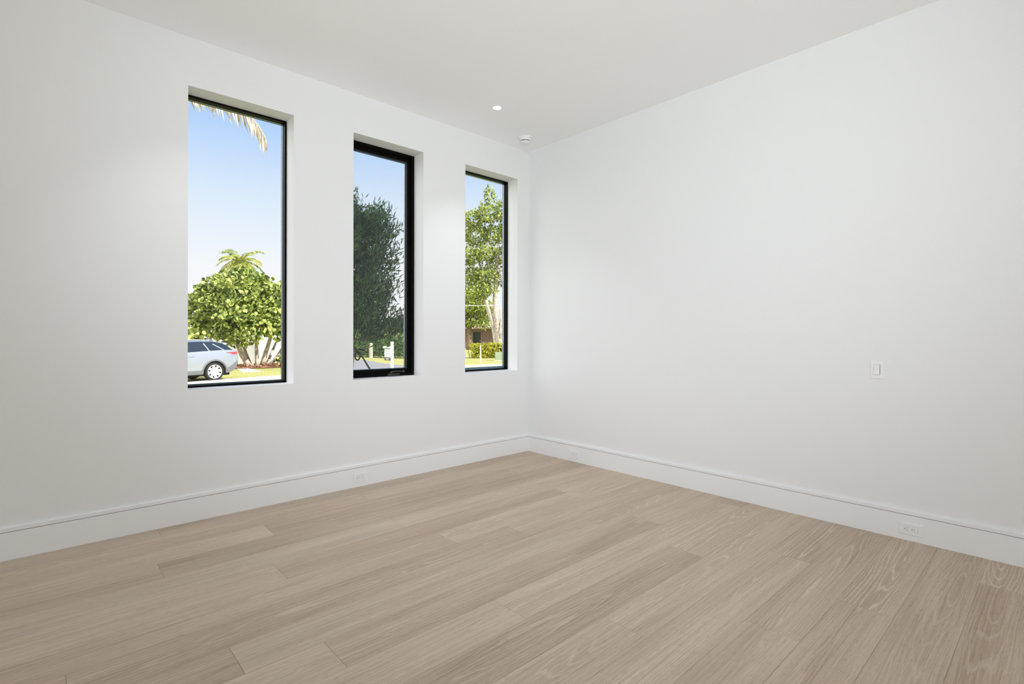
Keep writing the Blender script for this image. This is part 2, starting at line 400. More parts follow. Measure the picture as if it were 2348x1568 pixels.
sd = thing('smoke_detector', (-.325,-.28,H), 'round white smoke detector on the ceiling in the room corner', 'smoke detector')
T = Matrix.Translation((-.325,-.28,0))
MB().lathe([(0,H-.0005),(.070,H-.0005),(.070,H-.010),(.066,H-.014),(0,H-.014)], 48, T).build('base', M['plastic'], sd, smooth=False, bevel=.001)
MB().lathe([(.0,H-.0142),(.061,H-.0142),(.058,H-.030),(.053,H-.036),(0,H-.036)], 48, T).build('body', M['plastic'], sd)
MB().lathe([(0,H-.0362),(.041,H-.0362),(.041,H-.0448),(0,H-.0448)], 48, T).build('sensor_gap', M['dark'], sd)
MB().lathe([(0,H-.045),(.0500,H-.045),(.0490,H-.052),(.040,H-.060),(.022,H-.064),(0,H-.065)], 48, T).build('cap', M['plastic'], sd, smooth=True)
for k in range(5):
    a = k*2*PI/5 + .3
    MB().box((-.002,-.002,H-.0449),(.002,.002,H-.0361), T @ Matrix.Translation((.045*math.cos(a),.045*math.sin(a),0))).build('rib', M['plastic'], sd)

#EXT-BEGIN
# ------------------------------------------------------------------ outside: ground
G = -.55
M.update(
    grass=plain('lawn_grass', (.37,.35,.12), .95, spec=.1, noise=.28, nscale=9),
    asphalt=plain('asphalt', (.235,.23,.235), .95, spec=.15, noise=.12, nscale=25),
    concrete=plain('pale_concrete', (.74,.70,.63), .9, spec=.2, noise=.06, nscale=6),
    mulch=plain('mulch_chips', (.28,.13,.07), .95, noise=.5, nscale=30),
    bark_pale=plain('pale_bark', (.50,.43,.35), .9, spec=.1, noise=.35, nscale=5),
    bark_brown=plain('brown_bark', (.20,.145,.095), .9, spec=.1, noise=.4, nscale=6),
    bark_green=plain('green_brown_twig', (.16,.15,.06), .8, spec=.2, noise=.2, nscale=20),
    sea=leafmat('sea_grape_leaf', (.05,.10,.012), (.64,.70,.20), .45, .22, .3),
    palm=leafmat('palm_leaf', (.07,.14,.02), (.60,.58,.10), .45, .2),
    dry=leafmat('dry_palm_leaf', (.34,.27,.18), (.80,.72,.58), .8, .15, .1),
    podo=leafmat('podocarpus_leaf', (.018,.055,.030), (.11,.22,.055), .5, .25, .3),
    oakl=leafmat('big_tree_leaf', (.05,.10,.012), (.62,.68,.14), .5, .25, .3),
    hedge=leafmat('hedge_leaf', (.09,.20,.04), (.50,.66,.24), .5, .2, .3),
    gold=leafmat('golden_hedge_leaf', (.14,.20,.02), (.80,.72,.06), .5, .25, .3),
    white=plain('white_paint', (.82,.81,.79), .6, spec=.3),
    charcoal=plain('charcoal_panel', (.045,.042,.042), .5),
    letter=plain('grey_lettering', (.34,.35,.40), .7),
    rubber=plain('black_rubber', (.018,.018,.018), .7, spec=.3),
)
tag(MB().add([(-70,-30,G),(110,-30,G),(110,150,G),(-70,150,G)], [(0,1,2,3)]).build('lawn', M['grass'], origin=(0,0,G)), kind='structure')
def slab(name, mat, poly, z0, z1):
    return tag(MB().prism(poly, z0, z1).build(name, mat), kind='structure')
slab('sidewalk', M['concrete'], [(-40,6.5),(-6,15.0),(.27,17.3),(5,18.7),(60,18.9),(60,20.5),(17.6,20.42),(14,20.75),(9,20.6),(4.03,19.90),(1.94,19.40),(.27,18.80),(-6,16.6),(-40,8.1)], G, G+.035)
slab('street', M['asphalt'], [(5.2,20.3),(9,20.62),(12.1,20.72),(12.25,22.4),(12.30,24.3),(12.42,25.6),(12.70,27.1),(13.4,29.5),(13.8,31.3),(13.95,33.1),(13.0,36.5),(9,39),(0,43),(-60,52),(-60,46),(-2,37.5),(5,34),(8.3,30.2),(8.6,26),(7.8,22.6)], G, G+.02)
slab('path', M['concrete'], [(3.4,23.2),(4.3,23.5),(4.5,26.2),(3.9,26.2)], G, G+.02)

# ------------------------------------------------------------------ leaf and branch tools
def leaf(m, p, d, n, L, W, t, shape):
    """one blade from p along d, face normal n"""
    s = d.cross(n).normalized() * W; d = d.normalized() * L
    if shape == 'round':
        k = 7; c = p + d*.5; u = d*.5
        nn = d.cross(s).normalized() * L * .10
        vs = [c - nn] + [c + u*math.cos(2*PI*i/k) + s*.5*math.sin(2*PI*i/k) for i in range(k)]
        m.add(vs, [(0, 1+i, 1+(i+1)%k) for i in range(k)], t)
    else:
        m.add([p, p + d*.45 + s*.5, p + d, p + d*.45 - s*.5], [(0,1,2,3)], t)
def rvec(r):
    while True:
        v = Vector((r.uniform(-1,1), r.uniform(-1,1), r.uniform(-1,1)))
        if .05 < v.length < 1: return v.normalized()
def cloud(m, r, blobs, n, L, W, shape, up=.35, surf=.75, clump=0, tint=None):
    """leaves scattered through ellipsoids: (centre, radii)"""
    tot = sum(b[1][0]*b[1][1]*b[1][2] for b in blobs)
    for c, rad in blobs:
        k = int(n * rad[0]*rad[1]*rad[2] / tot) + 1
        i = 0
        while i < k:
            u = rvec(r); q = r.random() ** (1/3) if r.random() > surf else r.uniform(.72, 1.0)
            p0 = Vector(c) + Vector((u.x*rad[0], u.y*rad[1], u.z*rad[2])) * q
            for _ in range(max(1, clump)):
                p = p0 + (rvec(r) * L * r.uniform(.2, 1.3) if clump else Vector((0,0,0)))
                d = (rvec(r) + u*.5 + Vector((0,0,-.15))).normalized()
                nn = (rvec(r) + Vector((0,0,up)) + u*up).normalized()
                t = min(1, max(0, r.gauss(.72,.2) if r.random() < .55 else r.gauss(.22,.15))) if tint is None else tint(r, u)
                if t == .5: t = .501
                leaf(m, p, d, nn, L*r.uniform(.7,1.25), W*r.uniform(.75,1.2), t, shape); i += 1

# ------------------------------------------------------------------ parked car seen through the tall left window
def car():
    o = Vector((1.23, 18.98, G)); ex = Vector((.967,.255,0)).normalized(); ey = Vector((-ex.y, ex.x, 0))
    t = thing('car', o, 'silver parked estate car with dark windows, rear end showing, in the tall left window', 'car')
    X = Matrix(((ex.x,ey.x,0,o.x),(ex.y,ey.y,0,o.y),(0,0,1,o.z),(0,0,0,1)))
    paint = plain('silver_car_paint', (.40,.44,.53), .30, metal=.6, spec=.6, coat=.6)
    clad = plain('grey_cladding', (.13,.13,.135), .6)
    dglass = plain('tinted_glass', (.016,.022,.032), .08, spec=.9, coat=.5)
    chrome = plain('bright_strip', (.75,.77,.8), .25, metal=.9)
    rim = plain('silver_alloy', (.55,.55,.55), .35, metal=.25)
    red = plain('red_lamp', (.55,.03,.04), .2, spec=.8, coat=.6)
    W = 1.93; RX, FX = 0.0, -2.87; AR = .44; WR = .372
    def lerp(pts, x):
        for (a, b), (c, d) in zip(pts, pts[1:]):
            if x <= c: return b + (d-b)*(x-a)/(c-a) if c > a else d
        return pts[-1][1]
    belt = [(-3.86,.66),(-3.80,.78),(-3.6,.92),(-3.2,1.0),(-2.3,1.06),(-1.6,1.11),(-.6,1.16),(.2,1.20),(.78,1.205),(.93,1.19),(.985,1.14),(1.0,1.05)]
    sill = [(-3.86,.42),(-3.7,.30),(-3.4,.26),(.45,.30),(.72,.36),(.86,.46),(.95,.58),(1.0,.72)]
    def bot(x):
        z = lerp(sill, x)
        for c in (RX, FX):
            if abs(x-c) < AR: z = max(z, .36 + math.sqrt(AR*AR-(x-c)**2))
        return z
    def inset(x, z):
        s = .0
        if x > .5: s += ((x-.5)/.5)**2.2 * .17
        if x < -3.1: s += ((-3.1-x)/.76)**2 * .30
        s += max(0, z-.85)**1.4 * .14 + max(0, .55-z) * .13
        return s
    xs = sorted(set([round(-3.86+.07*i,3) for i in range(70) if -3.86+.07*i < 1.0] + [.985,1.0,.96,.93] + [c+sg*AR*f for c in (RX,FX) for sg in (-1,1) for f in (1.0,.97,.9,.78)]))
    def shell(lo, hi, xs, rows, off=0):
        m = MB(); vs = []; fs = []
        for x in xs:
            a, b = lo(x), hi(x)
            zs = [a + (b-a)*i/(rows-1) for i in range(rows)]
            vs += [(x, inset(x,z)-off, z) for z in zs] + [(x, W-inset(x,z)+off, z) for z in reversed(zs)]
        k = 2*rows
        for i in range(len(xs)-1):
            for j in range(k): fs.append((i*k+j, i*k+(j+1)%k, (i+1)*k+(j+1)%k, (i+1)*k+j))
        fs += [tuple(range(k-1,-1,-1)), tuple((len(xs)-1)*k+j for j in range(k))]
        return m.add([X @ Vector(p) for p in vs], fs)
    body = shell(bot, lambda x: lerp(belt, x), xs, 9).build('body', paint, t, smooth=False)
    for p in body.data.polygons: p.use_smooth = True
    es = body.modifiers.new('e','EDGE_SPLIT'); es.split_angle = .6
    # darker lower cladding along the sills, arches and the rear bumper
    def cb(x):
        return bot(x)-.004
    def ct(x):
        z = lerp([(-3.86,.5),(-3.3,.46),(-2.4,.42),(-.5,.44),(.45,.48),(1.0,.80)], x)
        for c in (RX, FX):
            if abs(x-c) < AR+.055: z = max(z, .36 + math.sqrt(max(0,(AR+.055)**2-(x-c)**2)))
        return max(z, bot(x)+.02)
    shell(cb, ct, [x for x in xs], 4, .008).build('lower_cladding', clad, t)
    # greenhouse
    gz = [(-2.35,1.06),(-1.35,1.545),(-.7,1.60),(0,1.585),(.36,1.53),(.40,1.50),(.80,1.21)]
    roofl = [(-2.35,1.06),(-1.35,1.545),(-.7,1.60),(0,1.585),(.55,1.515)]
    def gi(x, z):
        zb = lerp(belt, x); return inset(x, zb) + .015 + max(0, z-zb)*.42
    m = MB(); vs = []; fs = []; gx = [-2.35,-2.1,-1.8,-1.5,-1.35,-1.1,-.8,-.5,-.2,0,.2,.36,.4,.5,.6,.7,.80]; rows = 6
    for x in gx:
        a = lerp(belt, x)-.01; b = max(a+.005, lerp(gz, x)-.03); zs = [a+(b-a)*i/(rows-1) for i in range(rows)]
        vs += [(x,gi(x,z),z) for z in zs] + [(x,W-gi(x,z),z) for z in reversed(zs)]
    k = 2*rows
    for i in range(len(gx)-1):
        for j in range(k): fs.append((i*k+j, i*k+(j+1)%k, (i+1)*k+(j+1)%k, (i+1)*k+j))
    fs += [tuple(range(k-1,-1,-1)), tuple((len(gx)-1)*k+j for j in range(k))]
    m.add([X @ Vector(p) for p in vs], fs).build('windows', dglass, t, smooth=False)
    # roof skin with its rear spoiler
    m = MB(); vs = []; fs = []; qx = [-1.45,-1.35,-1.1,-.8,-.5,-.2,0,.2,.36,.48,.57]
    for x in qx:
        z = lerp(roofl, x); s = gi(x, z) - .03; th = .085 if x < .5 else .03
        ring_ = [(s, z-th), (s+.02, z-.03), (s+.14, z), (W/2, z+.025), (W-s-.14, z), (W-s-.02, z-.03), (W-s, z-th)]
        vs += [(x, y, zz) for y, zz in ring_]
    for i in range(len(qx)-1):
        for j in range(7): fs.append((i*7+j, i*7+(j+1)%7, (i+1)*7+(j+1)%7, (i+1)*7+j))
    fs += [tuple(range(6,-1,-1)), tuple((len(qx)-1)*7+j for j in range(7))]
    m.add([X @ Vector(p) for p in vs], fs).build('roof', paint, t, smooth=False)
    def pillar(x0, z0, x1, z1, wd, mat, name):
        for far in (0, 1):
            m = MB()
            def P(x, z, d):
                y = gi(x, z) - d
                return X @ Vector((x, W-y if far else y, z))
            vs = [P(x0-wd,z0,.004),P(x0+wd,z0,.004),P(x1+wd,z1,.004),P(x1-wd,z1,.004),P(x0-wd,z0,-.01),P(x0+wd,z0,-.01),P(x1+wd,z1,-.01),P(x1-wd,z1,-.01)]
            m.add(vs, [(0,1,2,3),(7,6,5,4),(0,4,5,1),(1,5,6,2),(2,6,7,3),(3,7,4,0)]).build(name, mat, t)
    pillar(.40,1.205, -.03,1.47, .018, chrome, 'pillar'); pillar(-.20,1.19, -.37,1.49, .014, chrome, 'pillar'); pillar(-1.25,1.13, -1.15,1.49, .03, dglass, 'pillar')
    # bright strip under the side windows
    for far in (0, 1):
        m = MB(); vs = []; n = 0
        for x in [-2.0+.2*i for i in range(14)] + [.74]:
            z = lerp(belt, x); y = inset(x, z)
            for dz, dy in ((-.004,-.006),(.018,-.002)):
                yy = y+dy; vs.append(X @ Vector((x, W-yy if far else yy, z+dz)))
            n += 1
        m.add(vs, [(2*i,2*i+2,2*i+3,2*i+1) for i in range(n-1)]).build('bright_strip', chrome, t)
    # wheels
    def wheel(x, near):
        y0 = .03 if near else W-.03; sg = -1 if near else 1
        T = X @ Matrix.Translation((x, y0, WR)) @ Matrix.Rotation(PI/2 if near else -PI/2, 4, 'X')
        tyre = MB().lathe([(.275,-.20),(.33,-.215),(.365,-.19),(WR,-.14),(WR,-.06),(.362,-.015),(.33,.0),(.290,-.005),(.278,-.03),(.275,-.2)], 40, T).build('wheel', M['rubber'], t, smooth=True)
        MB().lathe([(0,-.12),(.27,-.12),(.27,-.115),(0,-.115)], 32, T).build('brake_well', M['dark'], tyre)
        m = MB()
        m.lathe([(.278,-.10),(.278,.0),(.262,.004),(.243,-.012),(.243,-.03),(.262,-.10)], 40, T)
        m.lathe([(0,-.035),(.085,-.035),(.10,-.03),(.085,-.008),(.03,-.004),(0,-.004)], 24, T)
        for k in range(8):
            a = 2*PI*k/8 + .2
            q = [(.05,a-.42),(.155,a-.36),(.25,a-.20),(.25,a+.20),(.155,a+.36),(.05,a+.42)]
            m.prism([(r*math.cos(w), r*math.sin(w)) for r, w in q], -.034, -.012, T)
        m.build('rim', rim, tyre)
    for x in (RX, FX):
        for near in (1, 0): wheel(x, near)
    # tail lamps wrapping round the corner, reflectors, handles, wing mirrors, exhaust, plate recess
    for far in (0, 1):
        def P(x, z, d=.006):
            y = inset(x, z) - d; return X @ Vector((x, W-y if far else y, z))
        xs_ = [.44,.55,.66,.76,.85,.93,.985]
        top = [1.125,1.128,1.13,1.135,1.142,1.150,1.150]; low = [1.112,1.095,1.07,1.045,1.035,1.035,1.045]
        vs = [P(x,z) for x, z in zip(xs_, top)] + [P(x,z) for x, z in zip(xs_, low)] + [P(x,z,-.012) for x, z in zip(xs_, top)] + [P(x,z,-.012) for x, z in zip(xs_, low)]
        k = len(xs_); fs = []
        for i in range(k-1):
            fs += [(i,i+1,k+i+1,k+i),(2*k+i,3*k+i,3*k+i+1,2*k+i+1),(i,2*k+i,2*k+i+1,i+1),(k+i,k+i+1,3*k+i+1,3*k+i)]
        fs += [(0,k,3*k,2*k),(k-1,3*k-1,4*k-1,2*k-1)]
        lamp_ = MB().add(vs, fs).build('tail_lamp', red, t)
        MB().add([P(.70,1.060,.009),P(.97,1.050,.009),P(.97,1.030,.009),P(.74,1.038,.009)], [(0,1,2,3)]).build('dark_band', M['dark'], lamp_)
        MB().add([P(.73,.705),P(.97,.755),P(.97,.735),P(.75,.690),P(.73,.705,-.01),P(.97,.755,-.01),P(.97,.735,-.01),P(.75,.690,-.01)],
                 [(0,1,2,3),(7,6,5,4),(0,4,5,1),(1,5,6,2),(2,6,7,3),(3,7,4,0)]).build('reflector', red, t)
    MB().box((.992,.55,.78), (1.004,1.38,.93), X).build('plate_recess', clad, t)
    MB().box((-1.9,-.17,1.06), (-1.75,.06,1.19), X).build('wing_mirror', paint, t, bevel=.03)
    MB().box((-1.9,W-.06,1.06), (-1.75,W+.17,1.19), X).build('wing_mirror', paint, t, bevel=.03)
    MB().box((-.98,inset(-.9,1.0)-.02,.985), (-.78,.02,1.005), X).build('door_handle', paint, t)
    MB().box((-3.0,.25,.20), (.7,W-.25,.34), X).build('underbody', M['rubber'], t)
    m = MB()
    for far in (0,1):
        m.tube([X @ Vector((-1.2, W-.42 if far else .42, 1.60)), X @ Vector((-1.0, W-.42 if far else .42, 1.645)), X @ Vector((.1, W-.42 if far else .42, 1.62)), X @ Vector((.25, W-.42 if far else .42, 1.575))], .014, 8)
    m.build('roof_rail', chrome, t)
car()

# ------------------------------------------------------------------ sea grape tree, palms and white house behind the car
def limb(m, r, p, d, L, rad, n=6, bend=.18, up=.12):
    pts = [Vector(p)]; d = Vector(d).normalized()
    for i in range(n):
        d = (d + rvec(r)*bend + Vector((0,0,up))).normalized(); pts.append(pts[-1] + d*L/n)
    m.tube(pts, [rad*(1-.55*i/n) for i in range(n+1)], 8)
    return pts
def sea_grape():
    r = random.Random(3)
    b = Vector((4.85,27.3,G))
    t = thing('sea_grape_tree', b, 'broad round-leaved green tree with pale forked trunks behind the silver car', 'tree')
    tr = MB()
    for p, d, L, rad in (((.05,.1,0),(-.55,-.1,1),2.6,.17),((.35,-.1,0),(-.05,.2,1),2.4,.13),((.62,0,0),(.25,-.1,1),2.6,.16),((.85,.05,0),(.45,.1,1),2.3,.10),((.2,.5,0),(-.2,.5,1),2.5,.12),((1.0,.1,.0),(.95,-.25,.95),2.8,.12)):
        limb(tr, r, b+Vector(p), d, L, rad, bend=.13)
    tr.build('trunk', M['bark_pale'], t, smooth=True)
    lv = MB()
    c = Vector((4.35,27.4,0))
    blobs = [((c.x,c.y,3.15),(2.1,2.0,1.75)), ((c.x-1.35,c.y+.5,2.6),(1.3,1.5,1.35)), ((c.x-2.3,c.y+.8,2.0),(.9,1.2,1.1)), ((c.x+1.25,c.y-.6,2.9),(1.25,1.4,1.5)),
             ((c.x+.1,c.y-1.2,2.0),(1.7,1.1,1.15)), ((c.x+1.9,c.y-1.1,2.7),(.9,.9,1.5)), ((c.x+.4,c.y,4.35),(1.0,1.0,.7)), ((c.x-1.0,c.y,3.9),(.9,.9,.7)), ((c.x+1.9,c.y-.9,1.45),(.8,.8,.5)), ((c.x+2.2,c.y-1.2,3.9),(.6,.6,.6)), ((c.x-1.5,c.y-.2,1.25),(1.3,1.0,.65)), ((c.x-.2,c.y-.6,1.15),(1.1,.8,.5)), ((c.x-.9,c.y+.1,4.25),(.45,.45,.4)), ((c.x+1.25,c.y-.5,4.3),(.5,.5,.45)), ((c.x-1.7,c.y+.4,3.75),(.4,.4,.35))]
    cloud(lv, r, blobs, 6600, .215, .215, 'round', up=.25, surf=.7)
    lv.build('foliage', M['sea'], t)
sea_grape()

def frond(m, r, p, d, L, droop, leafL, n, W=.035, hang=.25, tint=.6, rad=.018, curve=None):
    """feather palm leaf: rachis plus paired leaflets"""
    if curve is None:
        pts = [Vector(p)]; d = Vector(d).normalized()
        for i in range(10):
            d = (d + Vector((0,0,-droop))).normalized(); pts.append(pts[-1] + d*L/10)
    else: pts = [Vector(q) for q in curve]
    k = len(pts); m.tube(pts, [rad*(1-.8*i/(k-1)) for i in range(k)], 5, tint)
    for j in range(n):
        s = (.12 + .88*j/n)*(k-1); i = min(int(s), k-2); q = pts[i].lerp(pts[i+1], s-i)
        tdir = (pts[i+1]-pts[i]).normalized(); side = tdir.cross(Vector((0,0,1)))
        side = side.normalized() if side.length > .05 else Vector((1,0,0))
        f = math.sin(PI*min(1, .25 + .75*(1-j/n)))*.6 + .4
        for sg in (-1, 1):
            dd = (side*sg*(1-hang) + tdir*.55 + Vector((0,0,-hang*1.6)) + rvec(r)*.18).normalized()
            nn = tdir.cross(dd) if abs(tdir.dot(dd)) < .99 else Vector((0,0,1))
            leaf(m, q, dd, (nn + rvec(r)*.3).normalized(), leafL*f*r.uniform(.8,1.15), W, min(.99, max(.01, tint + r.gauss(0,.2))), 'long')
def feather_palm(base, h, n, L, label, seed, elev=(.05,1.1), leafL=.5, trunk=.13, droop=.13, W=.05):
    r = random.Random(seed); base = Vector(base)
    t = thing('palm_tree', base, label, 'palm')
    top = base + Vector((0,0,h))
    tr = MB(); tr.tube([base, base+Vector((.03,.02,h*.4)), base+Vector((-.02,0,h*.8)), top], [trunk*1.35, trunk, trunk*.9, trunk*.8], 12)
    tr.build('trunk', M['bark_pale'], t, smooth=True)
    for k in range(n):
        a = k*2.39996; e = elev[0] + (elev[1]-elev[0])*(k+.5)/n
        m = MB(); frond(m, r, top, (math.cos(a)*math.cos(e), math.sin(a)*math.cos(e), math.sin(e)), L*r.uniform(.85,1.1), droop, leafL, 26, W=W, tint=r.uniform(.4,.8))
        m.build('frond', M['palm'], t)
    return t, top, r
feather_palm((7.3,38.4,G), 7.35, 28, 1.85, 'feathery palm crown rising above the round-leaved tree', 21, elev=(-.25,1.25), leafL=.48, trunk=.11, droop=.17, W=.075)
def fan_palm():
    r = random.Random(8); b = Vector((.55,24.2,G))
    t = thing('fan_palm', b, 'low yellow-green fan palm at the far left behind the silver car', 'palm')
    MB().tube([b, b+Vector((0,0,1.3))], [.14,.11], 10).build('trunk', M['bark_brown'], t)
    for k in range(15):
        a = k*2.39996; e = r.uniform(-.1,1.2); p = b+Vector((0,0,1.3)); d = Vector((math.cos(a)*math.cos(e), math.sin(a)*math.cos(e), math.sin(e)))
        m = MB(); q = p + d*.75; m.tube([p, p+d*.4+Vector((0,0,.03)), q], .012, 5, .55)
        s = d.cross(Vector((0,0,1))).normalized(); u = s.cross(d)
        for j in range(17):
            w = (j-8)/8*1.75; dd = (d*math.cos(w) + s*math.sin(w) - Vector((0,0,.18))).normalized()
            leaf(m, q, dd, (u + rvec(r)*.15).normalized(), r.uniform(.55,.75), .07, r.uniform(.55,.98), 'long')
        m.build('frond', M['palm'], t)
fan_palm()

def white_house():
    t = thing('white_house', (9.5,32.5,G), 'white rendered house wall behind the round-leaved tree', 'house')
    a = math.atan2(-.678,.735); T = Matrix.Translation((7.1,30.9,0)) @ Matrix.Rotation(.43,4,'Z')
    MB().box((-1.2,0,G), (5.5,3.2,2.35), T).build('wall', M['white'], t)
    MB().box((-1.4,-.35,2.351), (5.8,3.5,2.55), T).build('roof', M['stucco'], t)
    return T
TW = white_house()
st = thing('stone_planter', (7.2,29.9,G), 'low grey block planter wall at the foot of the white house', 'planter')
stone = brickmat('grey_blocks', (.42,.43,.44), (.52,.52,.52), (.33,.33,.33), 1, .4, .15, .012)
MB().box((-.15,-1.1,G), (3.6,-.72,G+.52), TW).build('block_wall', stone, st)
MB().box((-.18,-1.13,G+.521), (3.63,-.69,G+.57), TW).build('coping', M['concrete'], st)
mu = MB(); r = random.Random(4)
for i in range(420):
    a = r.uniform(0,2*PI); q = math.sqrt(r.random()); p = Vector((5.35+2.0*q*math.cos(a), 27.25+1.1*q*math.sin(a), G+.03+r.uniform(0,.06)))
    leaf(mu, p, rvec(r), (rvec(r)+Vector((0,0,1))).normalized(), r.uniform(.12,.3), .09, r.uniform(.1,.9), 'long')
mu.add([(5.35+2.1*math.cos(2*PI*i/20), 27.25+1.2*math.sin(2*PI*i/20), G+.03) for i in range(20)], [tuple(range(20))], .3)
tag(mu.build('mulch', leafmat('red_brown_chips', (.16,.07,.04), (.50,.26,.16), .9, 0, .1), origin=(5.35,27.25,G)), 'red-brown bark mulch under the round-leaved tree', 'mulch', kind='stuff')
def young_plant():
    r = random.Random(12); b = Vector((6.25,27.1,G))
    t = thing('young_shrub', b, 'small leafy shoot leaning right beside the pale tree trunks', 'shrub')
    st = MB(); st.tube([b, b+Vector((.2,-.05,.35)), b+Vector((.45,-.1,.8)), b+Vector((.6,-.12,1.15))], [.02,.018,.014,.008], 6); st.build('stem', M['bark_green'], t)
    lv = MB(); cloud(lv, r, [((b.x+.2,b.y-.05,G+.35),(.28,.25,.2)), ((b.x+.45,b.y-.1,G+.75),(.22,.2,.22)), ((b.x+.58,b.y-.1,G+1.15),(.16,.16,.16))], 90, .17, .14, 'round', up=.3)
    lv.build('foliage', M['sea'], t)
young_plant()

# ------------------------------------------------------------------ palm beside the house whose dry leaf hangs into the tall window
pt, top, r = feather_palm((-2.75,8.9,G), 7.6, 12, 2.6, 'tall palm beside the house with a dry leaf hanging over the left window', 31, elev=(.25,1.35), leafL=.6, trunk=.15, droop=.07, W=.06)
m = MB()
cv = [top, (-2.62,8.45,7.05), (-2.45,8.15,6.62), (-2.1,7.79,6.14), (-1.85,7.56,6.02), (-1.57,7.3,5.92), (-1.25,7.0,5.78), (-1.0,6.76,5.58), (-.84,6.62,5.33), (-.74,6.52,5.08)]
frond(m, r, None, None, 0, 0, .46, 64, W=.035, hang=.86, tint=.6, rad=.028, curve=cv)
frond(m, r, None, None, 0, 0, .30, 46, W=.030, hang=.80, tint=.75, rad=.012, curve=[(q[0]+.02,q[1]+.03,q[2]+.02) for q in map(tuple, cv[3:])])
tag(m.build('dry_frond', M['dry'], pt), 'dry straw-coloured hanging leaf')

# ------------------------------------------------------------------ dark narrow-leaved tree close to the middle window
def podocarpus():
    r = random.Random(17); b = Vector((-.90,2.5,G))
    t = thing('podocarpus_tree', b, 'dark narrow-leaved tree close outside the middle window', 'tree')
    tr = MB(); tr.tube([b, b+Vector((.0,.0,1.2)), b+Vector((.05,-.02,2.2)), b+Vector((.12,-.05,3.3))], [.045,.038,.028,.012], 8)
    tips = []
    for k in range(46):
        z = 1.72 + 1.62*(k/45) + r.uniform(-.05,.05); a = k*2.39996; L = .66*math.sqrt(max(.06, 1-((z-2.0)/1.72)**2))
        p = b+Vector((.05,-.02,z)); d = Vector((math.cos(a),math.sin(a),r.uniform(.15,.9)))
        pts = limb(tr, r, p, d, L, .011, 6, .14, .07); tips += pts[2:]
    # long curved lower branches seen against the light
    for q in (((-.02,0,1.72),(.55,-.55,.10)),((-.1,0,1.85),(.75,-.5,.3)),((0,0,1.8),(.4,-.75,.9)),((0,0,1.72),(.6,-.1,.2)),((0,0,1.75),(.5,-.35,.05))):
        pts = limb(tr, r, b+Vector(q[0]), q[1], .85, .012, 6, .12, .10); tips += pts[2:]
    tr.build('trunk', M['bark_green'], t, smooth=True)
    lv = MB()
    for p in tips:
        for _ in range(75):
            c = p + rvec(r)*r.uniform(.02,.20)
            out = c-b; out.z = 0
            d = (rvec(r)*.7 + Vector((0,0,.7)) + out*.6).normalized()
            leaf(lv, c, d, rvec(r), r.uniform(.065,.13), r.uniform(.012,.020), min(.99,max(.01,r.gauss(.42,.36))), 'long')
    lv.build('foliage', M['podo'], t)
podocarpus()
def tree_tie():
    t = thing('tree_tie', (-.95,1.70,G), 'black strap and stake steadying the dark tree in the middle window', 'tree tie')
    MB().tube([(-1.02,2.30,1.16),(-.955,2.02,.985),(-.94,1.80,.80),(-.90,1.55,.50),(-.84,1.15,-.05),(-.79,.85,G)], [.009,.010,.012,.014,.016,.016], 8).build('strap', M['rubber'], t)
    lp = [(-1.03,2.32,1.17),(-.99,2.20,1.12),(-.985,2.13,1.075)] + [(-.985+.035*math.sin(2*PI*i/14), 2.11, 1.01+.055*math.cos(2*PI*i/14)) for i in range(15)] + [(-.95,2.15,1.09),(-.90,2.08,1.08)]
    MB().tube(lp, .010, 8).build('loop', M['rubber'], t, smooth=True)
    return t
tree_tie()

# ------------------------------------------------------------------ sale sign on its white post
def sale_sign():
    o = Vector((8.28,17.53,G)); t = thing('yard_sign', o, 'white post sign with hanging grey-lettered panel and black rider, in the middle window', 'sign')
    MB().box((8.28-.052,17.53-.052,G), (8.28+.052,17.53+.052,.95)).build('post', M['white'], t, bevel=.006)
    MB().prism([(-.06,-.06),(.06,-.06),(.06,.06),(-.06,.06)], .951, .975, Matrix.Translation((8.28,17.53,0))).build('post_cap', M['white'], t)
    MB().box((8.28-.04,17.583,.66), (8.28+.04,18.33,.755)).build('arm', M['white'], t, bevel=.005)
    pn = MB().box((8.28-.012,17.62,.235), (8.28+.012,18.24,.622)).build('panel', M['white'], t)
    for y in (17.70,18.16): MB().tube([(8.28,y,.66),(8.28,y,.622)], .006, 6).build('hanger', M['charcoal'], t)
    rd = MB().box((8.28-.012,17.62,.085), (8.28+.012,18.24,.222)).build('rider', M['charcoal'], t)
    def txt(s, size, y0, z0, x, mat, parent, name, w=None):
        cu = bpy.data.curves.new(name, 'FONT'); cu.body = s; cu.size = size; cu.extrude = .0008; cu.align_x = 'CENTER'; cu.align_y = 'CENTER'
        ob = bpy.data.objects.new(name+'_tmp', cu); C.objects.link(ob); bpy.context.view_layer.update()
        me = bpy.data.meshes.new_from_object(ob.evaluated_get(bpy.context.evaluated_depsgraph_get()))
        bpy.data.objects.remove(ob)
        xs = [v.co.x for v in me.vertices]; k = (w/(max(xs)-min(xs))) if w else 1
        for v in me.vertices: v.co = Vector((x - v.co.z, y0 - v.co.x*k, z0 + v.co.y)) - o
        me.materials.clear(); me.materials.append(mat)
        q = bpy.data.objects.new(name, me); C.objects.link(q); q.parent = parent
    xf = 8.28-.0135
    txt('I+SE', .15, 17.93, .52, xf, M['letter'], pn, 'lettering', .44)
    txt('WAYFLEX', .10, 17.93, .305, xf, M['letter'], pn, 'lettering', .52)
    ln = MB()
    for i in range(13): ln.box((xf-.0008,17.70+.036*i,.395), (xf,17.724+.036*i,.425+.008*(i%2)))
    ln.build('small_line', M['letter'], pn)
    ln = MB(); ln.box((xf-.0008,17.76,.165), (xf,18.10,.190)); ln.box((xf-.0008,17.86,.120), (xf,18.10,.138)); ln.build('pale_line', M['white'], rd)
sale_sign()

